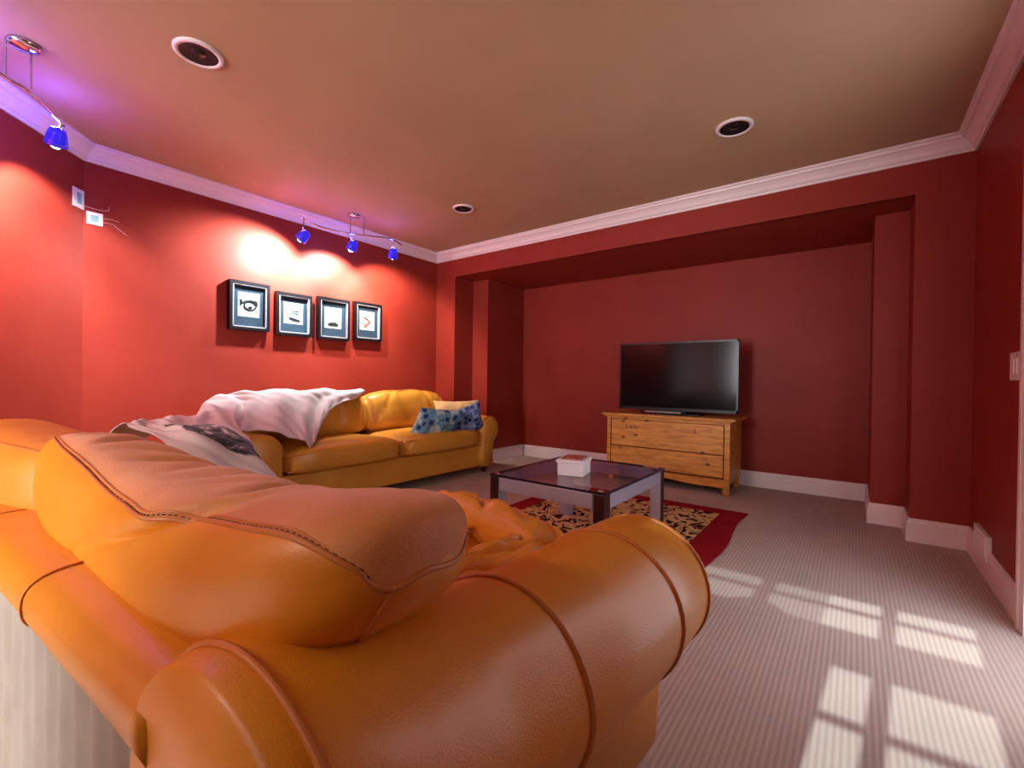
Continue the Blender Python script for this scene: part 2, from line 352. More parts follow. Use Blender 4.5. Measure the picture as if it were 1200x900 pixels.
# door in the right wall
dr = struct('door_1', nb((XC+.13, XC+.13+.78, DY1-.03, DY1+.008, .01, DZ-.01)), 'door')
for z0, z1 in ((.25, .95), (1.12, 1.85)):
    for x0_, x1_ in ((XC+.22, XC+.47), (XC+.57, XC+.82)):
        obj('door_panel', rbox(x0_, x1_, DY1-.038, DY1-.028, z0, z1, .004), 'door', dr)
o = obj('door_casing', nb((XC-.020, XC, DY1+.0, DY1+.085, 0, DZ+.085), (XC-.020, XC, DY0-.085, DY0, 0, DZ+.085), (XC-.020, XC, DY0, DY1, DZ, DZ+.085),
    (XC-.026, XC, DY1+.06, DY1+.085, 0, DZ+.085), (XC, XC+.11, DY1-.012, DY1+.01, 0, DZ)), 'trim', dr)
for z in (.24, 1.02, 1.80):
    b = nb((XC-.006, XC+.006, DY1-.03, DY1+.006, z, z+.10)); tube(b, [(XC-.008, DY1-.012, z-.006), (XC-.008, DY1-.012, z+.106)], .007)
    obj('hinge', b, 'brass', dr)
obj('door_handle', lathe([(0, 0), (.026, 0), (.026, .006), (.010, .012), (.010, .035), (.026, .045), (.030, .058), (.022, .072), (0, .076)], 16, (XC+.84, DY1-.03, 1.0), (0, -1, 0)), 'brass', dr, smooth=True)

# small-paned window behind the photographer: wide slots between the bars let the sun stripes through
win = struct('window_1', nb((wx0, wx1, YR-.09, YR-.03, wz0, wz0+.04), (wx0, wx1, YR-.09, YR-.03, wz1-.04, wz1), (wx0, wx0+.04, YR-.09, YR-.03, wz0, wz1), (wx1-.04, wx1, YR-.09, YR-.03, wz0, wz1)), 'trim')
TAN = .53
def zrow(y): return (y-(YR-.06))*TAN
xcols = [(-1.02, -.70), (-.63, -.30), (-.545+.0, -.165), (-.11, .09)]
xcols = [(-1.05, -.66), (-.60, -.565+.0)]
# panes land on the carpet as columns x -0.27..0.13 and 0.18..0.40
shift = .085
def xat(x, y): return x - shift*(y-(YR-.06))
cx = [(-.68, -.33), (-.27, .115), (.165, .395)]
cols = [(xat(a, 2.4), xat(b, 2.4)) for a, b in cx]
XLO = xat(-.06, 1.6)
rows = [(zrow(1.30), zrow(1.56)), (zrow(1.60), zrow(1.885)), (zrow(2.18), zrow(2.365)), (zrow(2.40), zrow(2.63))]
bars = []
xs = sorted([wx0+.04] + [v for c in cols for v in c] + [wx1-.04])
zs = sorted([wz0+.04] + [v for c in rows for v in c] + [wz1-.04])
for i in range(0, len(xs), 2): bars.append((xs[i], xs[i+1], YR-.068, YR-.052, wz0+.04, wz1-.04))
bars.append((wx0+.04, XLO, YR-.070, YR-.050, wz0+.04, zrow(1.95)))  # solid board added to keep low sun off the near sofa
obj('stile_sun_block', nb(*bars), 'trim', win)
rails = []
for i in range(0, len(zs), 2): rails.append((wx0+.04, wx1-.04, YR-.066, YR-.054, zs[i], zs[i+1]))
obj('sash_rail', nb(*rails), 'trim', win)
for c in cols:
    for r in rows: obj('pane', nb((c[0], c[1], YR-.062, YR-.060, r[0], r[1])), 'pane', win)
obj('window_sill', rbox(wx0-.04, wx1+.04, YR-.05, YR+.05, wz0-.03, wz0, .005), 'trim', win)
Y_ = YR2
pm = (px0+px1)/2
pd = struct('fill_door', nb((px0, px0+.07, Y_-.09, Y_-.04, 0, pz1), (px1-.07, px1, Y_-.09, Y_-.04, 0, pz1), (pm-.05, pm+.05, Y_-.09, Y_-.04, 0, pz1), (px0, px1, Y_-.09, Y_-.04, pz1-.07, pz1), (px0, px1, Y_-.09, Y_-.04, 0, .2)), 'trim')  # patio door added out of view as the opening for the rear fill
obj('pane', nb((px0+.07, px1-.07, Y_-.068, Y_-.062, .2, pz1-.07)), 'pane', pd)
obj('door_handle', tb([(pm, Y_-.04, 1.0), (pm, Y_, 1.0), (pm-.08, Y_, 1.0)], .008), 'brass', pd)
# sheer sheet added out of view to dim the sun through the left panes
cur = thing('sun_dimmer', 'thin grey sheer sheet added out of view to dim the sun stripes', 'curtain', (-.72, YR+.04, 2.06))
bm = bmesh.new(); nx = 60
vs = [[bm.verts.new((-.36+.72*i/nx, .012*math.sin(i*.9), z)) for i in range(nx+1)] for z in (-1.0, -.02)]
for i in range(nx): bm.faces.new([vs[0][i], vs[0][i+1], vs[1][i+1], vs[1][i]])
obj('dimmer_panel', bm, 'sheer', cur, smooth=True)
obj('dimmer_rod', tb([(-.42, 0, 0), (1.15, 0, 0)], .010), 'chrome', cur)
for x in (-.40, 1.1): obj('bracket', tb([(x, 0, 0), (x, -.04, 0)], .006), 'chrome', cur)

# warm fill lamp added in the unseen rear, no known fixture there
cl = thing('fill_lamp', 'round frosted fill lamp added out of view behind the photographer', 'lamp', (-2.0, -2.0, HC))
obj('fill_base', lathe([(0, 0), (.20, 0), (.20, -.02), (0, -.02)], 32), 'chrome', cl, smooth=False)
obj('fill_shade', lathe([(.19, -.02), (.185, -.045), (.13, -.068), (0, -.075)], 32), 'fillglass', cl, smooth=True)

# ------------------------------------------------------------------ wall plates, vent
def plate(name, label, cat, P, X, Y, w, h, d=.008):
    """a plate on a wall: P centre, X along the wall, Y out of the wall"""
    t = thing(name, label, cat, P, math.atan2(X[1], X[0]))
    s = 1 if (X[0]*Y[1]-X[1]*Y[0]) > 0 else -1
    obj('cover', rbox(-w/2, w/2, min(0, s*d), max(0, s*d), -h/2, h/2, .002), 'plastic', t)
    return t, s
t, s = plate('light_switch', 'white double light switch beside the door on the dark red right wall', 'switch', (XC, 2.80, 1.040), (0, 1), (-1, 0), .16, .118)
for x in (-.024, .024):
    obj('rocker', rbox(x-.015, x+.015, .006, .012, -.032, .032, .002), 'plastic', t)
    obj('screw', lathe([(0, 0), (.004, 0), (.003, .001), (0, .001)], 8, (x, .008, .048), (0, 1, 0)), 'chrome', t)
t, s = plate('wall_vent', 'white blank vent plate just above the right baseboard', 'vent', (XC, 3.33, .152), (0, 1), (-1, 0), .30, .125, .02)
obj('lip', rbox(-.13, .13, .018, .023, -.045, .045, .002), 'plastic', t)
q = Vector((1.75, -1.746)).normalized()
ch = lambda u: (P0[0]+.7071*u*1.036*1.0, P0[1]-.68*u)
t, s = plate('wall_speaker_plate', 'white upright jack plate on the angled wall below the left track light', 'socket', (XA+.034, .6465-.032, 2.06), (.7326, -.6807), (.6807, .7326), .088, .118)
obj('inset', rbox(-.018, .018, .007, .011, -.034, .034, .002), 'inset', t)
t2, s = plate('wall_jack', 'white square jack plate with wires, left end of the picture wall', 'socket', (XA, .700, 1.962), (0, -1), (1, 0), .080, .080)
obj('inset', rbox(-.018, .020, .007, .011, -.020, .020, .002), 'inset', t2)
tag(obj('cable', tb([(XA+.012, .648, 2.025), (XA+.03, .69, 2.017), (XA+.03, .74, 2.018), (XA+.02, .765, 2.03), (XA+.012, .77, 2.055)], .0028, seg=6), 'cable', smooth=True), 'short pinkish cable curling out beside the upright jack plate', 'cable')
tag(obj('cable', tb([(XA+.008, .738, 1.972), (XA+.02, .78, 1.975), (XA+.012, .82, 1.973)], .0025, seg=6), 'cable'), 'upper wire sticking out right of the square jack plate', 'cable')
tag(obj('cable', tb([(XA+.008, .738, 1.948), (XA+.02, .79, 1.945), (XA+.012, .81, 1.930), (XA+.010, .86, 1.895)], .0025, seg=6), 'cable'), 'lower wire drooping down right of the square jack plate', 'cable')

# ------------------------------------------------------------------ recessed ceiling fixtures
for x, y, r, lab in ((-2.387, .773, .098, 'round black recessed ceiling fixture nearest the left track light'),
                (-.571, 2.82, .100, 'round black recessed ceiling fixture nearest the right wall crown'),
                (-2.68, 2.82, .092, 'small round recessed ceiling fixture in front of the far left corner')):
    t = thing('recessed_fixture', lab, 'ceiling light', (x, y, HC), 0, 'recessed ceiling fixtures')
    obj('ring', lathe([(r*.78, 0), (r*.78, -.010), (r*.92, -.012), (r, -.006), (r, 0)], 36), 'trim', t, smooth=True)
    obj('baffle', lathe([(r*.80, -.008), (r*.62, -.004), (r*.35, -.002), (0, -.0015)], 32), 'can', t, smooth=True)
    obj('bulb_face', lathe([(r*.30, -.002), (r*.26, -.007), (0, -.009)], 20), 'black', t, smooth=True)

# ------------------------------------------------------------------ track lights
def catmull(P, n=8):
    P = [Vector(p) for p in P]; Q = [P[0]*2-P[1]] + P + [P[-1]*2-P[-2]]; out = []
    for i in range(1, len(Q)-2):
        for k in range(n):
            t = k/n; a, b, c, d_ = Q[i-1], Q[i], Q[i+1], Q[i+2]
            out.append(.5*((2*b)+(c-a)*t+(2*a-5*b+4*c-d_)*t*t+(3*b-a-3*c+d_)*t**3))
    out.append(P[-1]); return out
def track(label, canopy, posts, path, heads, group, glow=2.2):
    t = thing('track_light', label, 'lamp', canopy, 0, group)
    L = lambda p: Vector(p)-Vector(canopy)
    obj('rail', tb([L(p) for p in catmull(path)], .0065), 'chrome', t, smooth=True)
    obj('canopy', lathe([(0, 0), (.055, 0), (.055, -.012), (.045, -.022), (0, -.024)], 24), 'chrome', t, smooth=True)
    for p in posts:
        obj('post', tb([L((p[0], p[1], HC)), L(p)], .0045), 'chrome', t)
    for (hp, top, aim, pw, col, ang) in heads:
        hp = Vector(hp); aim = Vector(aim); dv = (aim-hp).normalized()
        h = obj('lamp_head', lathe([(.014, -.056), (.030, -.052), (.038, -.03), (.043, 0), (.048, .026), (.043, .026), (.038, 0), (.028, -.028), (0, -.03)], 20, L(hp), dv), 'blue', t, smooth=True)
        obj('stem', tb([L(top), L(hp)+Vector((0, 0, .035)), L(hp)-dv*.035], .005), 'chrome', h)
        obj('bulb', lathe([(0, -.02), (.024, -.010), (.032, .012), (.026, .034), (.012, .046), (0, .050)], 14, L(hp), dv), 'bulb', h, smooth=True)
        s_ = light('spot_beam', 'SPOT', hp+dv*.06, aim, pw, col, spot_size=math.radians(ang), spot_blend=.55, shadow_soft_size=.018)
        g_ = light('blue_glow', 'POINT', hp+Vector((0, 0, .075)), aim, glow, (.12, .09, 1), shadow_soft_size=.03)
Z = 2.243
track('chrome track light with three blue glass heads above the four framed pictures', (-3.59, 2.37, HC),
      [(-3.585, 2.33, Z), (-3.56, 2.45, Z)],
      [(-3.55, 1.86, Z), (-3.645, 2.05, Z), (-3.62, 2.28, Z), (-3.50, 2.50, Z), (-3.42, 2.64, Z), (-3.49, 2.82, Z)],
      [((-3.57, 1.89, 2.09), (-3.57, 1.90, Z), (-3.93, 1.74, 1.80), 150, (.88, .97, 1), 130),
       ((-3.60, 2.36, 2.13), (-3.60, 2.32, Z), (-3.93, 2.33, 1.72), 120, (.88, .97, 1), 125),
       ((-3.45, 2.69, 2.115), (-3.44, 2.69, Z), (-3.93, 2.95, 1.5), 80, (1, .86, .72), 120)], 'track lights')
track('chrome track light with blue glass heads in the upper left corner', (-2.95, .29, HC),
      [(-2.955, .235, Z), (-2.985, .315, Z)],
      [(-2.55, -.15, Z), (-2.70, .02, Z), (-2.95, .22, Z), (-3.01, .30, Z), (-3.15, .39, Z), (-3.29, .465, Z)],
      [((-3.27, .436, 2.155), (-3.27, .455, Z), (-3.72, .43, 1.6), 60, (1, .94, .9), 100),
       ((-2.86, .10, 2.13), (-2.86, .14, Z), (-3.34, .0, 1.55), 190, (1, .94, .9), 100)], 'track lights', 8)

# ------------------------------------------------------------------ pictures
def stroke(pts, r=.004): return tb(pts, r, seg=6)
pics = [(1.478, 1.782, 1.331, 1.718, 'framed print of a round black sketch, first from the left, nearest the track light end'),
        (1.838, 2.150, 1.318, 1.684, 'framed print with green and slate brush strokes, second from the left'),
        (2.210, 2.530, 1.312, 1.700, 'framed print with a low dark shape at its foot, third from the left'),
        (2.585, 2.898, 1.333, 1.710, 'framed print of a pale red squiggle, rightmost of the four on the wall')]
for i, (y0, y1, z0, z1, lab) in enumerate(pics):
    w, h = y1-y0, z1-z0
    t = thing('picture_frame', lab, 'picture', (XA+.001, (y0+y1)/2, (z0+z1)/2), 0, 'framed pictures on the lit red wall')
    fw = .022; bm = bmesh.new()
    for a, b, c_, d_ in ((-w/2, w/2, -h/2, -h/2+fw), (-w/2, w/2, h/2-fw, h/2), (-w/2, -w/2+fw, -h/2+fw, h/2-fw), (w/2-fw, w/2, -h/2+fw, h/2-fw)):
        box(bm, 0, .05, a, b, c_, d_)
    obj('moulding', bm, 'frame', t)
    w2, h2 = w-2*fw, h-2*fw; f2 = .010; bm = bmesh.new()
    for a, b, c_, d_ in ((-w2/2, w2/2, -h2/2, -h2/2+f2), (-w2/2, w2/2, h2/2-f2, h2/2), (-w2/2, -w2/2+f2, -h2/2, h2/2), (w2/2-f2, w2/2, -h2/2, h2/2)):
        box(bm, .006, .044, a, b, c_, d_)
    obj('fillet', bm, 'fillet', t)
    obj('mount', nb((.002, .018, -w2/2, w2/2, -h2/2, h2/2)), 'mount', t)
    pw, ph = w*.27, h*.25
    pr = obj('print', nb((.018, .0195, -pw, pw, -ph+.012, ph+.012)), 'paper', t)
    X = .0205
    if i == 0:
        bm = bmesh.new()
        tube(bm, [(X, .045*math.cos(a)+.01, .034*math.sin(a)+.006) for a in [k*PI/8 for k in range(17)]], .0065, seg=6)
        tube(bm, [(X, -.062, .050), (X, -.052, .022), (X, -.028, .036), (X, .02, .046), (X, .058, .040), (X, .062, .012)], .0085, seg=6)
        tube(bm, [(X, -.065, .0), (X, -.055, .03)], .005, seg=6); tube(bm, [(X, 0, -.008), (X, .022, -.004)], .009, seg=6)
        obj('drawing', bm, 'ink', pr)
    elif i == 1:
        bm = bmesh.new()
        tube(bm, [(X, -.012, .026), (X, .02, .038), (X, .045, .040)], [.004, .010, .004], seg=6); tube(bm, [(X, -.02, .012), (X, .01, .018), (X, .05, .012)], .005, seg=6)
        obj('drawing', bm, 'ink_green', pr)
        bm = bmesh.new(); tube(bm, [(X, -.04, -.022), (X, -.01, -.026), (X, .02, -.032), (X, .06, -.046)], [.009, .013, .013, .006], seg=6)
        obj('drawing', bm, 'ink_grey', pr)
    elif i == 2:
        bm = bmesh.new(); tube(bm, [(X, -.052, -.052), (X, -.036, -.044), (X, .03, -.044), (X, .052, -.048)], [.005, .011, .012, .008], seg=6)
        tube(bm, [(X, -.03, -.034), (X, .03, -.032)], .006, seg=6); obj('drawing', bm, 'ink', pr)
    else:
        obj('drawing', stroke([(X, -.045, .04), (X, -.02, .046), (X, .01, .02), (X, .03, .005), (X, .005, -.012), (X, -.03, -.03), (X, -.036, -.05), (X, .005, -.03)], .008), 'ink_red', pr)
    obj('picture_glass', nb((.030, .0315, -w2/2, w2/2, -h2/2, h2/2)), 'picglass', t)

# ------------------------------------------------------------------ pine chest, television
ch = thing('pine_chest', 'knotty pine blanket chest with a lower drawer under the television', 'chest', (-1.39, 4.13, 0))
x0, x1, yb = -.555, .56, .47
obj('top', rbox(x0-.045, x1+.045, -.035, yb+.02, .632, .655, .007), 'pine', ch)
obj('moulding_strip', rbox(x0-.02, x1+.02, -.016, yb, .618, .632, .004), 'pine', ch)
obj('side', nb((x0, x0+.02, .02, yb, .10, .618)), 'pine', ch); obj('side', nb((x1-.02, x1, .02, yb, .10, .618)), 'pine', ch)
obj('back_panel', nb((x0+.02, x1-.02, yb-.015, yb, .10, .618)), 'pine', ch)
obj('inner_carcass', nb((x0+.02, x1-.02, .024, .034, .10, .618)), 'mark', ch)
for a, b in ((x0, x0+.035), (x1-.045, x1)): obj('front_stile', rbox(a, b, 0, .03, .06, .618, .003), 'pine', ch)
obj('front_rail', rbox(x0+.035, x1-.045, .002, .03, .598, .618, .002), 'pine', ch)
obj('front_panel', rbox(x0+.043, x1-.053, .004, .026, .345, .594, .004), 'pine', ch)
obj('drawer_front', rbox(x0+.043, x1-.053, .000, .026, .150, .336, .005), 'pine', ch)
ap = [(x0, .135), (x1, .135), (x1, .055)]
n = 24
for i in range(n+1):
    t_ = i/n; x = x1-.02-(x1-x0-.04)*t_
    z = .055 + .030*max(0, math.sin(PI*t_))**.5*(.75+.25*math.cos(4*PI*t_))
    ap.append((x, z))
ap.append((x0, .055))
obj('apron', prism(ap, -.006, .022, 'y'), 'pine', ch)
for x in (x0+.03, x1-.035):
    for y in (.035, yb-.05):
        obj('foot', lathe([(0, 0), (.022, 0), (.034, .02), (.032, .042), (.020, .055), (.032, .066), (.034, .10), (0, .10)], 18, (x, y, 0)), 'pine', ch, smooth=True)
for x, h in ((-.36, .034), (-.325, .030), (-.31, .030), (-.285, .034), (-.262, .030), (.27, .034)):
    obj('branded_mark', prism([(x, .512), (x+.016, .512), (x+.016, .518), (x+.007, .520), (x+.007, .515+h), (x, .515+h)], .003, .0045, 'y'), 'mark', ch)

tv = thing('television', 'flat black widescreen television standing on the pine chest', 'television', (-1.36, 4.34, .655))
w, z0, z1 = 1.10, .032, .685
bm = bmesh.new(); b_ = .016
for a in ((-w/2, w/2, -.012, .03, z0, z0+.026), (-w/2, w/2, -.012, .03, z1-b_, z1), (-w/2, -w/2+b_, -.012, .03, z0, z1), (w/2-b_, w/2, -.012, .03, z0, z1)): box(bm, *a)
obj('bezel', bm, 'black', tv)
obj('screen', nb((-w/2+b_, w/2-b_, -.008, 0, z0+.026, z1-b_)), 'screen', tv)
obj('housing', rbox(-w/2+.01, w/2-.01, .0, .055, z0+.01, z1-.01, .012), 'black', tv)
obj('neck', nb((-.10, .10, .01, .04, .006, z0+.05)), 'black', tv)
obj('stand_base', rbox(-.30, .26, -.10, .12, 0, .014, .005), 'black', tv)
o = tag(obj('bezel_reflection_bar', rbox(-.17, .17, -.018, .018, 0, .020, .005), 'chrome'), 'slim silver bar added as the bezel reflection along the foot of the television', 'reflection'); o.location = (-1.42, 4.20, .670)  # bright reflection of the bezel built as a silver bar

# ------------------------------------------------------------------ rug and coffee table
rugx0, rugx1, rugy0, rugy1 = -2.08, -.60, 1.40, 3.66
rg = thing('area_rug', 'patterned gold and black rug with a crimson border under the glass table', 'rug', (0, 0, 0))
def rugmesh(u0, u1, v0, v1, z0, edge):
    bm = bmesh.new(); nu, nv = 24, 60; g = []
    for i in range(nu+1):
        row = []
        for j in range(nv+1):
            x = u0+(u1-u0)*i/nu; y = v0+(v1-v0)*j/nv
            if edge: x += .020*math.sin((y-rugy0)*5.2+.6)*max(0, (i/nu-.75)*4)
            if edge and j == nv: y -= .0
            row.append(bm.verts.new((x, y, z0+.001*math.sin(y*5.2)*(i/nu))))
        g.append(row)
    for i in range(nu):
        for j in range(nv): bm.faces.new([g[i][j], g[i+1][j], g[i+1][j+1], g[i][j+1]])
    r = bmesh.ops.extrude_face_region(bm, geom=bm.faces[:]); vv = [v for v in r['geom'] if isinstance(v, bmesh.types.BMVert)]
    bmesh.ops.translate(bm, vec=(0, 0, -z0*.0-.006), verts=vv)
    return bm
obj('border', rugmesh(rugx0, rugx1, rugy0, rugy1, .009, True), 'rug_border', rg)
obj('field', rugmesh(rugx0+.15, rugx1-.17, rugy0+.15, rugy1-.15, .0125, False), 'rug_field', rg)

tbx0, tbx1, tby0, tby1, TH = -1.655, -.940, 1.985, 2.830, .420
ct = thing('coffee_table', 'low glass-topped coffee table with silver rails and dark legs on the rug', 'table', ((tbx0+tbx1)/2, (tby0+tby1)/2, .0148))
hx, hy = (tbx1-tbx0)/2, (tby1-tby0)/2; TZ = TH-.0148
obj('glass_top', rbox(-hx+.002, hx-.002, -hy+.002, hy-.002, TZ-.010, TZ, .002, 1), 'glass', ct)
bm = bmesh.new(); e = .0035
for a in ((-hx, hx, -hy, -hy+e), (-hx, hx, hy-e, hy), (-hx, -hx+e, -hy, hy), (hx-e, hx, -hy, hy)): box(bm, *a, TZ-.011, TZ+.0006)
obj('glass_edge', bm, 'glassedge', ct)
lw = .062
for sx in (-1, 1):
    for sy in (-1, 1):
        cx_, cy_ = sx*(hx-lw/2-.002), sy*(hy-lw/2-.002)
        lg = obj('leg', rbox(cx_-lw/2, cx_+lw/2, cy_-lw/2, cy_+lw/2, 0, TZ-.012, .003), 'mahogany', ct)
        # silver facing on the inner sides of each leg
        xi = cx_-sx*(lw/2); yi = cy_-sy*(lw/2)
        bm = bmesh.new()
        box(bm, min(xi, xi-sx*.004), max(xi, xi-sx*.004), cy_-lw/2, cy_+lw/2, .0, TZ-.015)
        box(bm, cx_-lw/2, cx_+lw/2, min(yi, yi-sy*.004), max(yi, yi-sy*.004), .0, TZ-.015)
        obj('leg_facing', bm, 'silver', lg)
        obj('corner_cap', rbox(cx_-.014, cx_+.014, cy_-.014, cy_+.014, TZ, TZ+.005, .002), 'chrome', lg)
for sy in (-1, 1): obj('rail', rbox(-hx+lw, hx-lw, sy*(hy-.012)-.010, sy*(hy-.012)+.010, TZ-.085, TZ-.014, .002), 'silver', ct)
for sx in (-1, 1): obj('rail', rbox(sx*(hx-.012)-.010, sx*(hx-.012)+.010, -hy+lw, hy-lw, TZ-.085, TZ-.014, .002), 'silver', ct)

bx = thing('coaster_box', 'small white box with a terracotta lid on the glass table', 'box', (-1.285, 2.30, TH+.0008), math.radians(14))
obj('body', rbox(-.075, .075, -.085, .085, 0, .072, .004), 'box', bx)
obj('lid', rbox(-.082, .082, -.092, .092, .072, .090, .004), 'box', bx)
obj('lid_inlay', rbox(-.060, .060, -.070, .070, .090, .098, .004), 'lid', bx)

# ------------------------------------------------------------------ soft shapes
def superbox(cx, cy, cz, sx, sy, sz, nu=48, nv=24, e1=.45, e2=.45, disp=None, rot=None):
    """rounded pillow: superellipsoid (long axis x), optional displacement disp(unit, p) -> vector"""
    def sg(v, e): return math.copysign(abs(v)**e, v)
    bm = bmesh.new(); rows = []
    for i in range(nu+1):
        a = -PI/2+PI*i/nu; row = []
        ca, sa = math.cos(a), math.sin(a)
        for j in range(nv):
            b = 2*PI*j/nv
            u = Vector((sg(sa, e1), sg(ca, e1)*sg(math.cos(b), e2), sg(ca, e1)*sg(math.sin(b), e2)))
            p = Vector((u.x*sx, u.y*sy, u.z*sz))
            if disp: p = disp(u, p)
            if rot: p = rot @ p
            row.append(bm.verts.new(p+Vector((cx, cy, cz))))
            if i in (0, nu): break
        rows.append(row)
    for i in range(nu):
        A, B = rows[i], rows[i+1]
        for j in range(nv):
            j2 = (j+1) % nv
            if len(A) == 1: bm.faces.new([A[0], B[j2], B[j]])
            elif len(B) == 1: bm.faces.new([A[j], A[j2], B[0]])
            else: bm.faces.new([A[j], A[j2], B[j2], B[j]])
    return bm
def nz(x, y, z, s=1.0): return noise.noise(Vector((x*s, y*s, z*s)))

def pillow(name, label, cat, m, loc, rot, sx, sz, th, group=None, seed=0):
    """square scatter pillow lying in its own x-z plane with pinched corners"""
    bm = bmesh.new(); n = 48; g = [[], []]
    for side in (0, 1):
        for i in range(n+1):
            row = []
            for j in range(n+1):
                u, v = -1+2*i/n, -1+2*j/n
                edge = max(0, 1-u**4)*max(0, 1-v**4)
                t_ = th*edge**.55*(1+.25*nz(u+seed, v, seed, 2.2))
                pin = 1-.10*(1-abs(u)**2)*abs(v)**3; pin2 = 1-.10*(1-abs(v)**2)*abs(u)**3
                x = u*sx*pin2; z = v*sz*pin
                y = (t_ if side else -t_) + .012*nz(u*2, v*2, seed+3, 2)*edge
                if side == 1 and (i in (0, n) or j in (0, n)): row.append(g[0][i][j])
                else: row.append(bm.verts.new((x, y, z)))
            g[side].append(row)
    for side in (0, 1):
        for i in range(n):
            for j in range(n):
                q = [g[side][i][j], g[side][i+1][j], g[side][i+1][j+1], g[side][i][j+1]]
                try: bm.faces.new(q if side else q[::-1])
                except ValueError: pass
    o = obj(name, bm, m, smooth=True); o.location = loc; o.rotation_euler = rot
    return tag(o, label, cat, group)

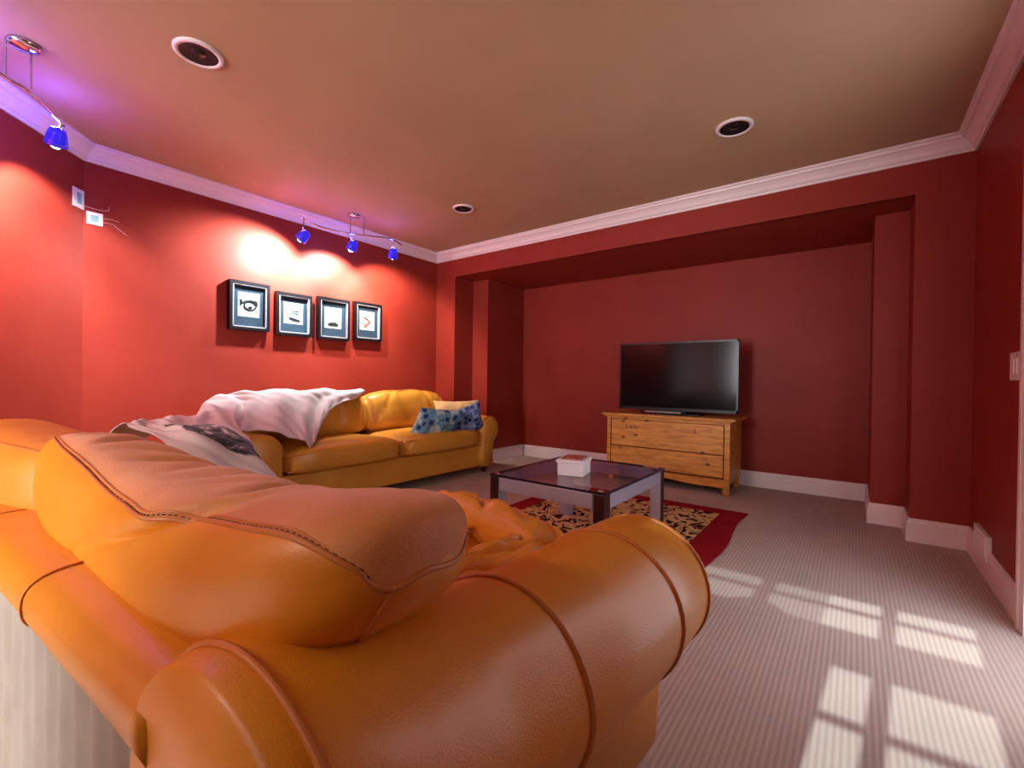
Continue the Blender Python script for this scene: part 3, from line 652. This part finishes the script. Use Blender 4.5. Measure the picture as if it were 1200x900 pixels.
# ------------------------------------------------------------------ sofas
def sofa(name, label, loc, rz, Wd, D, r, zc, sh, cush_m, detail, group, bz=.82):
    t = thing(name, label, 'sofa', loc, rz, group)
    aw = 2*r+.03                                    # arm width incl. roll
    # plinth and front rail
    obj('base', rbox(-Wd+.10, -.26 if detail else -.10, .06, D-.05, .075, sh-.17, .02, 3), 'leather_gold' if not detail else 'leather', t, smooth=False)
    for x in (-Wd+.16, -.32 if detail else -.16):
        for y in (.10, D-.10): obj('foot', lathe([(0, 0), (.024, 0), (.034, .075), (0, .075)], 14, (x, y, 0)), 'foot', t)
    # outer back in cream cloth with flat vertical ribs
    bm = bmesh.new(); n = 200; za, zb = .075, .56
    xs_ = [-Wd+.12+(Wd-.24)*i/n for i in range(n+1)]
    f_ = [bm.verts.new((x, .020-.0022*math.sin(i*1.05), za)) for i, x in enumerate(xs_)]; g_ = [bm.verts.new((x, .020-.0022*math.sin(i*1.05), zb)) for i, x in enumerate(xs_)]
    h_ = [bm.verts.new((x, .05, za)) for x in xs_]; k_ = [bm.verts.new((x, .05, zb)) for x in xs_]
    for i in range(n):
        bm.faces.new([f_[i], f_[i+1], g_[i+1], g_[i]]); bm.faces.new([h_[i+1], h_[i], k_[i], k_[i+1]])
    obj('outer_back', bm, 'backcloth', t, smooth=True)
    obj('inner_back', rbox(-Wd+.1, -.30, .04, .17, .2, .575, .02, 2), 'leather', t)
    # rolled top rail
    prof = []
    rc = Vector((.094, .576)); ry, rzz = .084, .050
    for i in range(28):
        a = 2*PI*i/28; prof.append((rc.x+ry*math.copysign(abs(math.cos(a))**.7, math.cos(a)), rc.y+rzz*math.copysign(abs(math.sin(a))**.8, math.sin(a))))
    bm = bmesh.new(); rings = []; n = 60
    for i in range(n+1):
        xl_, xr_ = -Wd+aw-.06, -aw+(-.01 if detail else .06); x = xl_+(xr_-xl_)*i/n; k = .004*nz(x*3, 1, 2)
        rings.append([bm.verts.new((x, y+k, z+k+.003*nz(x*4, y*6, z*6, 2))) for y, z in prof])
    for i in range(n):
        for j in range(28): bm.faces.new([rings[i][j], rings[i+1][j], rings[i+1][(j+1) % 28], rings[i][(j+1) % 28]])
    bm.faces.new(rings[0]); bm.faces.new(rings[-1][::-1])
    rl = obj('back_rail', bm, 'leather', t, smooth=True)
    for x in (-Wd*.5-.1, -Wd*.5+.42):
        obj('seam', tb([(x+.001, y-.0, z) for y, z in [(rc.x+(ry+.001)*math.copysign(abs(math.cos(a))**.7, math.cos(a)), rc.y+(rzz+.001)*math.copysign(abs(math.sin(a))**.8, math.sin(a))) for a in [PI*(.35+.95*k/16) for k in range(17)]]], .0022, seg=6), 'seam', rl)
    # arms
    rise = lambda y: .075*max(0, 1-y/.55)**1.5 if detail else .03*max(0, 1-y/.4)
    for sx in (0, 1):
        xc = -(r+.02) if sx == 0 else -Wd+r+.02
        skew = (lambda y: max(-.075, .15*(y-.80))) if (sx == 0 and detail) else (lambda y: 0)
        sgn = 1 if sx == 0 else -1                  # outward direction
        prof = []
        for i in range(33):                         # from outer underside round the top to the inner side
            a = math.radians(-55+(235)*i/32); prof.append((xc+sgn*r*math.cos(a), zc+r*math.sin(a)))
        prof += [(xc-sgn*r, sh-.25), (xc-sgn*r*.98, .08), (xc+sgn*r*.30, .08), (xc+sgn*r*.36, zc-r*1.05)]
        cxm, czm = xc, zc
        bm = bmesh.new(); rings = []
        ys = [.015, .022, .035, .06, .12] + [.12+(D-.17-.12)*k/26 for k in range(1, 27)] + [D-.03, D-.012, D-.004, D]
        for y in ys:
            if y < .06: k = 1-.10*(1-(y-.015)/.045)**2
            elif y > D-.06: k = 1-.26*((y-(D-.06))/.06)**2.6
            else: k = 1
            back = max(0, 1-y/.35)                  # the roll swells a little where it meets the back
            ring = []
            for (x, z) in prof:
                dx, dz = x-cxm, z-czm
                if z > zc-r*1.1: dx *= k; dz *= k
                else: dx *= k
                w_ = .004*nz(x*2.5, y*2.5, z*2.5, 2) if detail else 0
                drop = .012*math.sin(min(1, y/D)*PI) if detail else 0
                ring.append(bm.verts.new((cxm+dx*(1+.05*back)+w_+skew(y), y, czm+dz+w_-drop*(dz > 0)+rise(y)*max(0, min(1, (z-.2)/.2)))))
            rings.append(ring)
        m_ = len(prof)
        for i in range(len(rings)-1):
            for j in range(m_): bm.faces.new([rings[i][j], rings[i+1][j], rings[i+1][(j+1) % m_], rings[i][(j+1) % m_]])
        bm.faces.new(rings[0]); bm.faces.new(rings[-1][::-1])
        arm = obj('arm', bm, 'leather' if detail else 'leather_gold', t, smooth=True)
        ringy = (.05, D*.46, D*.80) if detail else (D*.70,)
        for y in ringy:
            drop = .012*math.sin(min(1, y/D)*PI) if detail else 0
            back = max(0, 1-y/.35); k = 1-.10*(1-(y-.015)/.045)**2 if y < .06 else 1
            pts = []
            for (x, z) in prof[:33]:
                dx, dz = (x-cxm)*k, (z-czm)*k; w_ = .004*nz(x*2.5, y*2.5, z*2.5, 2) if detail else 0
                pts.append((cxm+dx*(1+.05*back)*1.006+w_+skew(y), y, czm+dz*1.006+w_-drop*(dz > 0)+rise(y)*max(0, min(1, (z-.2)/.2))))
            obj('piping', tb(pts, .0042 if y > .1 else .004, seg=8), 'seam', arm, smooth=True)
        # front scroll facing
        k = .74
        fr = [(cxm+(x-cxm)*k*1.0, zc+(z-zc)*k) for x, z in prof[:33]]
        obj('scroll_piping', tb([(cxm+(x-cxm)*.93+skew(D), D-.030+.004, zc+(z-zc)*.93) for x, z in prof[:33]], .006, seg=8), 'seam', arm, smooth=True)
    # seat cushions
    sw = (Wd-2*aw+.02)/2
    for i in (0, 1):
        cxs = -aw+.01-sw*(i+.5)
        def dseat(u, p, i=i):
            p = p.copy(); top = max(0, u.z)
            p.z += top*(.018*(1-u.x**2)) + .006*nz(p.x*6+i*7, p.y*6, 0, 1)*top
            p.z += .010*top*nz(p.x*3+i*9, p.y*14, 2, 1)
            if u.y > .6: p.y += .010*nz(p.x*8, p.z*8, i, 1)
            return p
        c = obj('seat_cushion', superbox(cxs, (.22+D+.02)/2, sh-.085, sw/2-.004, (D+.02-.22)/2, .092, 48, 32, .30, .38, dseat), 'leather' if detail else 'leather_gold', t, smooth=True)
        yf = D+.02
        for dz in (.055, -.055):
            obj('piping', tb([(cxs+(sw/2-.012)*math.sin(a)*1.0, yf-.035+.022*math.cos(a)**.4 if math.cos(a) > 0 else yf-.035, sh-.085+dz) for a in [-1.5+3.0*k/14 for k in range(15)]], .0045, seg=6), 'seam', c, smooth=True)
    return t, aw, sw

# near sofa, seen from behind its right arm
NX, NY, NR = -.190, .155, math.radians(4)
ns, aw, sw = sofa('leather_sofa', 'large tan leather sofa filling the foreground, seen from behind its right arm', (NX, NY, 0), NR, 2.58, .975, .17, .458, .47, 'leather_top', True, None)
def soft(u, seed):
    """wrinkles and unevenness shared by all back cushions, as an offset"""
    s = u.x; fr = max(0, u.y*.8+.35)*(1-abs(u.z)**6*.4); w = 0
    for k in range(7):
        c0 = -.85+.28*k+.08*math.sin(k*5.1+seed)
        dd = (s-c0) + .22*(u.z-.4)*(.5+math.sin(k*2.3+seed))
        w += -.016*math.exp(-(dd/.035)**2)
    return Vector((0, 1, .55))*w*fr
def unit(a, b, e1=.70, e2=.72):
    sg = lambda v, e: math.copysign(abs(v)**e, v)
    ca, sa = math.cos(a), math.sin(a)
    return Vector((sg(sa, e1), sg(ca, e1)*sg(math.cos(b), e2), sg(ca, e1)*sg(math.sin(b), e2)))
def grid_cushion(name, parent, m, f, nu, nv, e1=.70, e2=.72):
    bm = bmesh.new(); rows = []
    for i in range(nu+1):
        a = -PI/2+PI*i/nu
        rows.append([bm.verts.new(f(unit(a, 2*PI*j/nv, e1, e2))) for j in (range(1) if i in (0, nu) else range(nv))])
    for i in range(nu):
        A, B = rows[i], rows[i+1]
        for j in range(nv):
            j2 = (j+1) % nv
            if len(A) == 1: bm.faces.new([A[0], B[j2], B[j]])
            elif len(B) == 1: bm.faces.new([A[j], A[j2], B[0]])
            else: bm.faces.new([A[j], A[j2], B[j2], B[j]])
    return obj(name, bm, m, parent, smooth=True)
def slumped(cx_, cy_, cz_, sx_, sy_, sz_, tilt, z1, z2, z3, y1, y2, e1, e2, g1, b1, seed, big):
    """back cushion slumped over the rail: a full upper lobe, its lower part tucked down in front of the rail"""
    c_, s_ = math.cos(tilt), math.sin(tilt)
    def f(u):
        s = u.x; y = u.y*sy_*(1+g1*s); z = u.z*sz_*(1+e1*s+e2*s*s)
        if u.z < 0: z *= 1+b1*s
        Y = c_*y-s_*z; Zz = s_*y+c_*z
        X = cx_+s*sx_; Y += cy_+y1*s+y2*s*s; Zz += cz_+z1*s+z2*s*s+z3*s**3
        if u.z < -.55:
            t = (-.55-u.z)/.45; k = max(0, min(1, (.62-s)/.3)) if big else 1
            Zz -= .13*t*k; Y += (.12*t - .35*(Y-cy_)*t)*k
        p = Vector((X, Y, Zz)) + soft(u, seed)*.6
        top = max(0, min(1, u.z*1.4+.2)); back = max(0, min(1, .25-u.y*1.2))
        if big:
            # pinched triangular fold on the back, gathers running over the top
            dd = (s+.02)-.55*(u.z-.1); p += Vector((0, 1, -.5))*.024*math.exp(-(dd/.045)**2)*back*max(0, min(1, u.z+.5))
            dd = (s-.16)-.9*(u.z-.5); p += Vector((0, .6, -1))*.014*math.exp(-(dd/.06)**2)*back*top
            for k in range(9):
                c0 = -.75+.155*k; dd = (s-c0)+.10*u.y*math.sin(k*1.9)
                p.z -= (.009+.009*(k % 2))*(1 if s < .45 else .3)*math.exp(-(dd/.034)**2)*top*max(0, min(1, u.y*1.5+.75))
            p.y += .009*math.sin(u.z*16+s*5)*math.exp(-((s-.35)/.28)**2)*back*max(0, -u.z)
        n_ = Vector((0, u.y, u.z))
        p += n_*(.006*nz(p.x*4+seed, p.y*4, p.z*4, 1)+.0022*nz(p.x*14+seed, p.y*9, p.z*14, 1))
        return p
    return f
H = (-.8078, .2399, .6476, .644, .1575, .1156, -.0594, -.0122, .0921, .029, .0086, -.0432, -.0884, .2124, .2159, -.0889)
fbig = slumped(*H, 1.3, True)
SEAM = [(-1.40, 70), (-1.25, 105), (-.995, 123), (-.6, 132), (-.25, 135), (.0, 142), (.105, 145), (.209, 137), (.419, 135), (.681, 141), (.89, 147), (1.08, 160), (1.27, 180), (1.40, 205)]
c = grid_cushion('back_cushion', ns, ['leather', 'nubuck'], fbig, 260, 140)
# the top and front panel beyond the seam is a paler, matt hide
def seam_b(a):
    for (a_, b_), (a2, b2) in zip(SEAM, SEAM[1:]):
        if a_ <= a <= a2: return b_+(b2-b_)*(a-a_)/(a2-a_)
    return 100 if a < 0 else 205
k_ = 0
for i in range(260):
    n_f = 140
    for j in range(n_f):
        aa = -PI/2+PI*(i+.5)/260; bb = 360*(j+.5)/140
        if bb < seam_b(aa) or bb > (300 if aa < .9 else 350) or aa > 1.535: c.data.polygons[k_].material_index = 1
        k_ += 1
def along(ctrl, f, n, off=0.0):
    q = catmull([Vector((a, math.radians(b), 0)) for a, b in ctrl], n)
    return [f(unit(v.x, v.y+off)) for v in q]
seam = [(-1.40, 70), (-1.25, 105), (-.995, 123), (-.6, 132), (-.25, 135), (.0, 142), (.105, 145), (.209, 137), (.419, 135), (.681, 141), (.89, 147), (1.08, 160), (1.27, 180), (1.40, 205)]
obj('piping', tb(along(seam, fbig, 12), .0038, seg=8), 'seam', c, smooth=True)
pl = along(seam[:-2], fbig, 12, math.radians(-5))
obj('piping', tb(pl, [.0022*min(1, (len(pl)-i)/14+.05) for i in range(len(pl))], seg=8), 'seam', c, smooth=True)
obj('piping', tb(along([(1.40, 205), (1.50, 225), (1.535, 262), (1.50, 320), (1.40, 350), (1.30, 365)], fbig, 10), .0038, seg=8), 'seam', c, smooth=True)
tp2 = along(seam, fbig, 40, math.radians(-2.5)); bm = bmesh.new()
acc = 0
for p, q in zip(tp2, tp2[1:]):
    acc += (q-p).length
    if acc > .0095 and (q-p).length > 1e-5:
        acc = 0; dv = (q-p).normalized(); tube(bm, [p, p+dv*.005], .0013, seg=4)
obj('piping', tb(along([(1.40, 205), (1.32, 222), (1.15, 242), (1.0, 255)], fbig, 8), .0032, seg=8), 'seam', c, smooth=True)
obj('stitching', bm, 'thread', c, kind='stuff')
H2 = list(H); H2[0] = -1.32-.53; H2[3] = .56; H2[7] = 0; H2[8] = .02; H2[9] = 0; H2[5] = .13; H2[14] = 0; H2[11] = 0; H2[10] = 0; H2[1] = .22
f2 = slumped(*H2, 5.7, False)
c2 = grid_cushion('back_cushion', ns, 'leather_top', f2, 80, 60)
obj('piping', tb(along([(-1.3, 120), (-.9, 129), (0, 132), (.9, 129), (1.3, 120)], f2, 10), .004, seg=8), 'seam', c2, smooth=True)
def back_cushion(parent, cx_, cy_, cz_, sx_, sy_, sz_, tilt, m, seed, hero, nu=60, nv=40):
    c_, s_ = math.cos(tilt), math.sin(tilt)
    def f(u):
        p = Vector((u.x*sx_, u.y*sy_*(1+.14*(1-u.z**2)*(1-u.x**2*.5)), u.z*sz_-.02*abs(u.x)**3)) + soft(u, seed)
        p += Vector((0, 1, 1))*(.007*nz(p.x*4+seed, p.y*4, p.z*4, 1)+.0025*nz(p.x*16+seed, p.y*10, p.z*16, 1))
        return Vector((cx_+p.x, cy_+c_*p.y-s_*p.z, cz_+s_*p.y+c_*p.z))
    c = grid_cushion('back_cushion', parent, m, f, nu, nv, .52, .60)
    return c, lambda a, b: (f(unit(a, b, .52, .60)), None)
a0, a1 = -1.22, 1.22
# far sofa against the picture wall
FX, FY = -3.92, 1.175
fs, faw, fsw = sofa('leather_sofa', 'golden tan leather sofa along the wall below the four framed pictures', (FX, FY, 0), math.radians(-90), 2.59, .93, .145, .445, .46, 'leather_gold', False, None)
for i, xx in enumerate((-.35-.46-.98, -.35-.47)):
    cc, s3 = back_cushion(fs, xx, .30, .645, .505, .135, .20, math.radians(10), 'leather_gold', 9.1+i*3, False, 70, 50)
    obj('piping', tb([s3(a0+(a1-a0)*k/40, math.radians(62))[0] for k in range(41)], .004, seg=8), 'seam', cc, smooth=True)

# ------------------------------------------------------------------ pillows
pillow('cream_pillow', 'pale gold pillow propped in the corner behind the two blue pillows', 'pillow', 'cream_pillow', (-3.28, 3.40, .585), (math.radians(-16), 0, math.radians(64)), .25, .165, .065, seed=4)
pillow('blue_pillow', 'light blue woven pillow, left of the two on the far sofa', 'pillow', 'pillow_a', (-3.07, 2.90, .545), (math.radians(-30), math.radians(-6), math.radians(-96)), .245, .165, .060, 'blue pillows', 1)
pillow('blue_pillow', 'dark blue woven pillow, right one leaning by the far sofa arm', 'pillow', 'pillow_b', (-3.07, 3.29, .550), (math.radians(-24), math.radians(20), math.radians(-118)), .19, .160, .060, 'blue pillows', 2)
for loc, rot, sx, sz, lab, sd in (((-.80, 1.00, .545), (66, 3, -8), .225, .110, 'creased tan leather pillow, farther one poking past the big cushion', 7), ((-.625, .750, .525), (90, -4, 84), .185, .080, 'creased tan leather pillow lying nearest the near sofa arm', 11)):
    o = pillow('leather_pillow', lab, 'pillow', 'leather_top', loc, tuple(map(math.radians, rot)), sx, sz, .055, 'loose leather pillows on the near sofa', sd)
    for v in o.data.vertices:
        x, z = v.co.x/sx, v.co.z/sz; e = max(0, 1-abs(x)**3)*max(0, 1-abs(z)**3)
        w = 0
        for k in range(5):      # gathers fanning from one corner
            a_ = math.atan2(z+1.25, x+1.3) - (.25+.25*k+.03*math.sin(k*3+sd)); w += math.exp(-(a_/.032)**2)
        v.co.y += math.copysign(1, v.co.y)*(-.022*w*e)

# ------------------------------------------------------------------ throw
T = [[(-2.70,.46,.60),(-2.92,.72,.62),(-3.3,1.05,.66),(-3.66,1.22,.70),(-3.74,1.458,.74),(-3.74,1.896,.74),(-3.74,2.498,.74)],
     [(-2.62,.57,.722),(-2.85,.774,.717),(-3.2,1.076,.713),(-3.55,1.234,.785),(-3.62,1.458,.828),(-3.62,1.896,.836),(-3.62,2.45,.834)],
     [(-2.55,.572,.705),(-2.51,.713,.71),(-2.84,.99,.682),(-3.4,1.332,.74),(-3.45,1.552,.80),(-3.48,1.939,.815),(-3.48,2.40,.815)],
     [(-2.15,.58,.690),(-2.15,.80,.705),(-2.50,1.05,.600),(-3.15,1.24,.645),(-3.25,1.55,.70),(-3.38,1.934,.72),(-3.40,2.15,.74)],
     [(-1.95,.62,.610),(-2.02,.98,.47),(-2.55,1.12,.300),(-3.02,1.22,.600),(-3.01,1.56,.530),(-3.03,1.682,.47),(-3.36,1.93,.67)]]
def crow(row, n): return catmull(row, n)
NU, NV = 22, 20
rowsD = [crow(r, NU) for r in T]
colsD = [crow([rowsD[k][i] for k in range(5)], NV) for i in range(len(rowsD[0]))]
bm = bmesh.new(); uvl = bm.loops.layers.uv.new('UVMap'); G = []
for i, col in enumerate(colsD):
    G.append([])
    for j, p in enumerate(col):
        s, t_ = i/NU, j/NV
        amp = .014*min(1, t_/1.0)
        w_ = amp*math.sin(s*9+t_*3.2+2*nz(s, t_, 0, .9)) + .010*nz(s*2, t_*1.2, 3, 1.3) + .006*math.sin(s*19-t_*6)
        G[-1].append(bm.verts.new(p+Vector((.75, -.2, .6))*w_+Vector((.01, 0, .012))))
for i in range(len(G)-1):
    for j in range(len(G[0])-1):
        f = bm.faces.new([G[i][j], G[i+1][j], G[i+1][j+1], G[i][j+1]])
        for lp, (a, b) in zip(f.loops, ((i, j), (i+1, j), (i+1, j+1), (i, j+1))): lp[uvl].uv = (a/NU, b/NV)
o = tag(obj('throw_blanket', bm, 'throw', smooth=True), 'cream throw with a dark grey printed motif draped over the far sofa arm and back', 'blanket')
md = o.modifiers.new('thickness', 'SOLIDIFY'); md.thickness = .006; md.offset = 1
bpy.context.view_layer.update()
